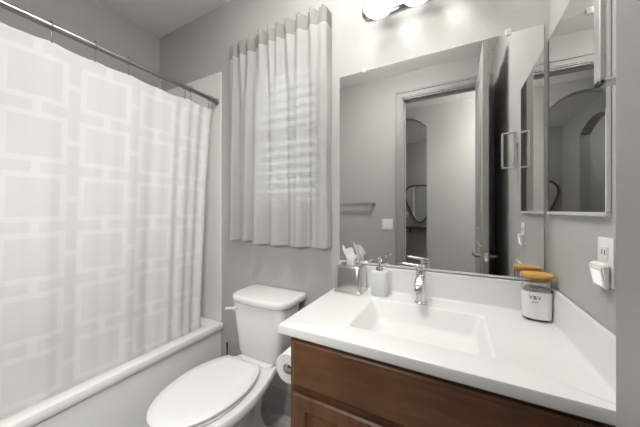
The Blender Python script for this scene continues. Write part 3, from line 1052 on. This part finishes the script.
# storage jar
JX, JY = 0.2725, -0.076
HA, HB = 0.0442, 0.036
jar = thing('storage_jar', 'oval jar with bamboo lid in the right corner of the countertop', 'jar', (JX, JY, CTZ))
def jr(s, z, d=0.0):
    return sup(JX, JY, HA * s - d, HB * s - d, CTZ + z, 2.4, 48)
b = MB()
b.loft([jr(0.86, 0.0005), jr(0.93, 0.003), jr(0.955, 0.010), jr(0.985, 0.06), jr(1.0, 0.156), jr(1.0, 0.156, 0.0025), jr(0.985, 0.06, 0.003), jr(0.94, 0.012, 0.004), jr(0.86, 0.010, 0.004)])
b.build('glass_body', M_glass, jar, smooth=50)
b = MB()
b.loft([jr(0.955, 0.010, -0.0006), jr(0.985, 0.06, -0.0006), jr(0.994, 0.108, -0.0006), jr(0.994, 0.108, 0.0002), jr(0.985, 0.06, 0.0002), jr(0.955, 0.010, 0.0002)], False, False)
co = b.build('white_coating', M_coat, jar, smooth=50)
b = MB()
b.loft([jr(0.88, 0.0125, 0.005), jr(0.96, 0.06, 0.0045), jr(0.97, 0.112, 0.0045), jr(0.9, 0.119, 0.006), jr(0.5, 0.121, 0.0)])
cc = b.build('cotton', M_cotton, jar, smooth=50)
cc['kind'] = 'stuff'
b = MB()
b.loft([jr(0.96, 0.146, 0.004), jr(0.96, 0.159, 0.004), jr(1.06, 0.159), jr(1.10, 0.1615), jr(1.10, 0.168), jr(1.05, 0.1715), jr(0.5, 0.173)])
ld = b.build('lid', M_bamboo, jar, smooth=50)
ld['label'] = 'golden bamboo lid'


def text_mesh(name, s, size, m, parent, matrix_world, ext=0.0002):
    c = bpy.data.curves.new(name, 'FONT')
    c.body = s
    c.size = size
    c.align_x = 'CENTER'
    c.align_y = 'CENTER'
    c.extrude = ext
    o = bpy.data.objects.new(name + '_tmp', c)
    COL.objects.link(o)
    dg = bpy.context.evaluated_depsgraph_get()
    me = bpy.data.meshes.new_from_object(o.evaluated_get(dg))
    bpy.data.objects.remove(o)
    bpy.data.curves.remove(c)
    me.name = name
    me.transform(matrix_world)
    return me


me_b = bmesh.new()
for s, size, z in (('V&V', 0.019, 0.088), ('BATH', 0.0065, 0.071)):
    me = text_mesh('print', s, size, M_ink, None, Matrix.Identity(4))
    # wrap the flat letters on to the oval side (front faces -y, turned a little to the left)
    for v in me.vertices:
        u = v.co.x - 0.012
        a, bb = HA * 0.99 + 0.0012, HB * 0.99 + 0.0012
        x = u
        yv = -bb * (1 - min(0.98, abs(x / a)) ** 2.4) ** (1 / 2.4)
        v.co = (JX + x, JY + yv - v.co.z * 1.0, CTZ + z + v.co.y)
    me_b.from_mesh(me)
    bpy.data.meshes.remove(me)
mb = MB()
mb.bm.free()
mb.bm = me_b
mb.build('printed_lettering', M_ink, jar, smooth=0)

# ------------------------------------------------------------------ toilet paper
PX, PY, PZ = -0.594, -0.40, 0.622
ph = thing('toilet_paper_holder', 'metal toilet paper holder on the side of the vanity', 'paper holder', (VX0 - 0.001, PY, PZ))
b = MB()
b.lathe([(0.0, 0), (0.024, 0), (0.025, -0.004), (0.020, -0.008), (0.0, -0.009)], (VX0 - 0.0005, PY - 0.073, PZ), 24, 'X', False, False)
b.build('wall_plate', M_nickel, ph)
MB().tube([(VX0 - 0.006, PY - 0.073, PZ), (PX + 0.02, PY - 0.073, PZ), (PX + 0.004, PY - 0.070, PZ), (PX, PY - 0.055, PZ), (PX, PY + 0.06, PZ)], [0.009, 0.009, 0.009, 0.009, 0.009], 14).build('arm', M_nickel, ph)
tp = thing('toilet_paper_roll', 'white toilet paper roll hanging beside the vanity', 'toilet paper', (PX, PY, PZ - 0.062))
b = MB()
R = 0.059
b.lathe([(0.021, -0.05), (R - 0.002, -0.05), (R, -0.048), (R, 0.048), (R - 0.002, 0.05), (0.021, 0.05)], (PX, PY, PZ - 0.0115), 48, 'Y', False, False)
b.build('paper', M_paper, tp)
b = MB()
b.lathe([(0.0205, -0.051), (0.0205, 0.051), (0.0195, 0.051), (0.0195, -0.051), (0.0205, -0.051)], (PX, PY, PZ - 0.0115), 28, 'Y', False, False)
b.build('tube', M_card, tp)

# ------------------------------------------------------------------ mirrors
MX0, MX1, MZ0, MZ1 = -0.558, 0.312, 0.968, 1.979
mi = thing('wall_mirror', 'large frameless mirror above the vanity on the window wall', 'mirror', ((MX0 + MX1) / 2, -0.003, MZ0))
MB().box(MX0, MX1, -0.0065, -0.0005, MZ0, MZ1, 0.0012, 1).build('glass_plate', M_mirror, mi, smooth=0)
for x in (-0.416, 0.197):
    b = MB()
    b.box(x - 0.010, x + 0.010, -0.011, -0.0005, MZ1 - 0.010, MZ1 + 0.016, 0.003).cyl((x, -0.011, MZ1 + 0.008), (x, -0.0125, MZ1 + 0.008), 0.004, n=12)
    b.build('clip', M_clip, mi, smooth=30)
MB().box(MX0, MX1, -0.0095, -0.0067, MZ0 - 0.004, MZ0 + 0.008).box(MX0, MX1, -0.0095, -0.0005, MZ0 - 0.005, MZ0 - 0.0005).build('bottom_channel', M_alu, mi, smooth=0)

SY0, SY1, SZ0, SZ1 = -0.445, -0.012, 1.244, 1.902
sm = thing('side_mirror', 'tall frameless mirror on the right wall beside the corner', 'mirror', (XR - 0.006, (SY0 + SY1) / 2, SZ0))
MB().box(XR - 0.011, XR - 0.0005, SY0, SY1, SZ0, SZ1, 0.0012, 1).build('glass_plate', M_mirror, sm, smooth=0)
MB().box(XR - 0.0125, XR - 0.0005, SY0, SY1, SZ0 - 0.010, SZ0 - 0.0005, 0.001, 1).build('bottom_ledge', M_alu, sm, smooth=0)

# ------------------------------------------------------------------ vanity light
LX, LZ = -0.143, 2.265
vl = thing('vanity_light', 'chrome bar light with white glass shades above the mirror', 'light fixture', (LX, -0.02, LZ - 0.05))
b = MB()
def oval(o, y):
    out = []
    hw, hh = 0.288 - o, 0.055 - o
    for k in range(48):
        q = 2 * PI * k / 48
        c, s = math.cos(q), math.sin(q)
        out.append((LX + math.copysign(hw - hh, c) + hh * c, y, LZ + 0.022 + hh * s))
    return out
b.loft([oval(0, -0.0005), oval(0, -0.008), oval(0.006, -0.014), oval(0.012, -0.016), oval(0.016, -0.022)])
b.build('back_plate', M_chrome, vl)
for x in (LX - 0.171, LX, LX + 0.171):
    b = MB()
    b.tube([(x, -0.02, LZ + 0.02), (x, -0.06, LZ + 0.055), (x, -0.098, LZ + 0.052), (x, -0.112, LZ + 0.03), (x, -0.115, LZ + 0.025)], 0.009, 12)
    b.lathe([(0.0, 0.0), (0.020, -0.002), (0.026, -0.012), (0.026, -0.040), (0.0, -0.041)], (x, -0.115, LZ + 0.036), 24, 'Z', False, False)
    b.build('arm', M_chrome, vl)
    b = MB()
    b.lathe([(0.024, -0.03), (0.034, -0.038), (0.046, -0.060), (0.054, -0.090), (0.061, -0.122), (0.0585, -0.122), (0.0515, -0.090), (0.0435, -0.062), (0.032, -0.042), (0.022, -0.034)], (x, -0.115, LZ + 0.043), 36, 'Z', False, False)
    s = b.build('shade', M_shade, vl, smooth=60)
    MB().lathe([(0.0, -0.045), (0.012, -0.045), (0.013, -0.056), (0.026, -0.080), (0.029, -0.095), (0.024, -0.110), (0.012, -0.119), (0.0, -0.121)], (x, -0.115, LZ + 0.043), 24, 'Z', False, False).build('bulb', M_bulb, s)

# ------------------------------------------------------------------ right wall: towel ring, outlet, night light
QY, QX0, QX1, QZ0, QZ1 = -0.59, 0.252, 0.322, 1.497, 1.712
tr = thing('towel_ring', 'square flat-bar chrome towel ring on the right wall', 'towel ring', (XR - 0.004, QY, QZ0))
b = MB()
w, t = 0.012, 0.009
b.box(QX0, QX0 + t, QY - w, QY + w, QZ0, QZ1, 0.0015, 1).box(QX1 - t, QX1, QY - w, QY + w, QZ0, QZ1, 0.0015, 1)
b.box(QX0, QX1, QY - w, QY + w, QZ0, QZ0 + t, 0.0015, 1).box(QX0, QX1, QY - w, QY + w, QZ1 - t, QZ1, 0.0015, 1)
b.build('square_loop', M_ring, tr, smooth=0)
MB().box(QX1 - 0.001, XR - 0.0005, QY - 0.026, QY + 0.026, QZ1 - 0.075, QZ1 - 0.02, 0.001, 1).build('mounting_plate', M_ring, tr, smooth=0)

OY, OZ = -0.428, 1.125
ou = thing('wall_outlet', 'white electrical outlet on the right wall below the side mirror', 'outlet', (XR - 0.003, OY, OZ - 0.058))
MB().box(XR - 0.006, XR - 0.0005, OY - 0.036, OY + 0.036, OZ - 0.058, OZ + 0.058, 0.002).build('cover_plate', M_plastic, ou, smooth=30)
for dz in (-0.021, 0.021):
    s = MB().box(XR - 0.0085, XR - 0.0055, OY - 0.017, OY + 0.017, OZ + dz - 0.016, OZ + dz + 0.016, 0.001, 1).build('socket', M_plastic, ou, smooth=30)
    MB().box(XR - 0.0092, XR - 0.0083, OY - 0.008, OY - 0.0055, OZ + dz - 0.004, OZ + dz + 0.007).box(XR - 0.0092, XR - 0.0083, OY + 0.0055, OY + 0.008, OZ + dz - 0.004, OZ + dz + 0.007).build('slots', M_slot, s, smooth=0)
nl = thing('night_light', 'white plug-in night light with a tilted glowing lens', 'night light', (XR - 0.015, OY, OZ - 0.063))
b = MB()
ny0, ny1 = OY - 0.033, OY + 0.033
poly = [(XR - 0.0095, OZ - 0.003), (XR - 0.022, OZ - 0.006), (XR - 0.025, OZ - 0.011), (XR - 0.0165, OZ - 0.060), (XR - 0.0145, OZ - 0.063), (XR - 0.0095, OZ - 0.062)]
b.prism(poly, 'Y', ny0, ny1)
bmesh.ops.bevel(b.bm, geom=list(b.bm.edges), offset=0.003, segments=2, affect='EDGES')
b.build('housing', M_plastic, nl, smooth=30)
b = MB()
lens = [(XR - 0.0215, OZ - 0.022), (XR - 0.0240, OZ - 0.0225), (XR - 0.0180, OZ - 0.057), (XR - 0.0155, OZ - 0.0565)]
b.prism(lens, 'Y', ny0 + 0.010, ny1 - 0.010)
b.build('lens', M_led, nl, smooth=0)

# ------------------------------------------------------------------ front wall, seen in the mirror
def switch(name, label, cx_, face_y, cz, gangs, sgn=1):
    t = thing(name, label, 'light switch', (cx_, face_y + 0.003, cz - 0.058))
    hw = 0.035 if gangs == 1 else 0.058
    MB().box(cx_ - hw, cx_ + hw, face_y + 0.0005, face_y + 0.006, cz - 0.058, cz + 0.058, 0.002).build('cover_plate', M_plastic, t, smooth=30)
    for x in ([cx_] if gangs == 1 else [cx_ - 0.023, cx_ + 0.023]):
        b = MB()
        b.loft([[(x - 0.0165, face_y + 0.0055, cz - 0.033), (x + 0.0165, face_y + 0.0055, cz - 0.033), (x + 0.0165, face_y + 0.0055, cz + 0.033), (x - 0.0165, face_y + 0.0055, cz + 0.033)],
                [(x - 0.0155, face_y + 0.011, cz - 0.032), (x + 0.0155, face_y + 0.011, cz - 0.032), (x + 0.0155, face_y + 0.0068, cz + 0.032), (x - 0.0155, face_y + 0.0068, cz + 0.032)]])
        b.build('rocker', M_plastic, t, smooth=0)
    return t


switch('light_switch', 'white double rocker switch beside the door casing, seen in the mirror', -0.655, YF, 1.094, 2)
bar = thing('towel_bar', 'square metal towel bar on the doorway wall, seen in the mirror', 'towel bar', (-1.09, YF + 0.03, 1.31))
MB().box(-1.385, -0.80, YF + 0.055, YF + 0.069, 1.298, 1.330, 0.002, 1).build('rail', M_nickel, bar, smooth=0)
for x in (-1.375, -0.81):
    b = MB()
    b.box(x - 0.024, x + 0.024, YF + 0.0005, YF + 0.008, 1.29, 1.338, 0.002).box(x - 0.011, x + 0.011, YF + 0.006, YF + 0.06, 1.303, 1.325, 0.002)
    b.build('post', M_nickel, bar, smooth=0)

# ------------------------------------------------------------------ passage: wood framed mirror, shelf, switch
FYW = -4.60
hm = thing('hall_mirror', 'rounded triangular wood-framed mirror on the far wall beyond the doorway', 'mirror', (-0.68, FYW + 0.02, 0.98))
tri = [(-0.965, 1.56), (-0.88, 1.745), (-0.62, 1.775), (-0.40, 1.74), (-0.335, 1.58), (-0.45, 1.22), (-0.58, 1.02), (-0.70, 1.0), (-0.83, 1.19)]
def smooth_loop(P, n=8):
    out = []
    K = len(P)
    for i in range(K):
        p0, p1, p2, p3 = (Vector((*P[(i + j) % K], 0)) for j in (-1, 0, 1, 2))
        for k in range(n):
            t = k / n
            out.append(0.5 * ((2 * p1) + (p2 - p0) * t + (2 * p0 - 5 * p1 + 4 * p2 - p3) * t * t + (3 * p1 - p0 - 3 * p2 + p3) * t ** 3))
    return out
loop = smooth_loop(tri)
MB().tube([(p.x, FYW + 0.022, p.y) for p in loop], 0.017, 10, closed=True).build('wood_frame', M_walnut, hm)
MB().loft([[(p.x, FYW + 0.008, p.y) for p in loop], [(p.x, FYW + 0.016, p.y) for p in loop]]).build('glass', M_mirror, hm, smooth=0)
sh = thing('hall_shelf', 'dark wood wall shelf under the rounded triangular mirror', 'shelf', (-0.68, FYW + 0.1, 0.84))
MB().box(-0.93, -0.42, FYW + 0.0005, FYW + 0.20, 0.845, 0.895, 0.003).build('board', M_walnut, sh, smooth=0)
for x in (-0.85, -0.50):
    MB().box(x - 0.01, x + 0.01, FYW + 0.0005, FYW + 0.16, 0.77, 0.845, 0.002).build('bracket', M_walnut, sh, smooth=0)
switch('light_switch', 'white single rocker switch left of the triangular mirror', -0.925, FYW, 1.16, 1)
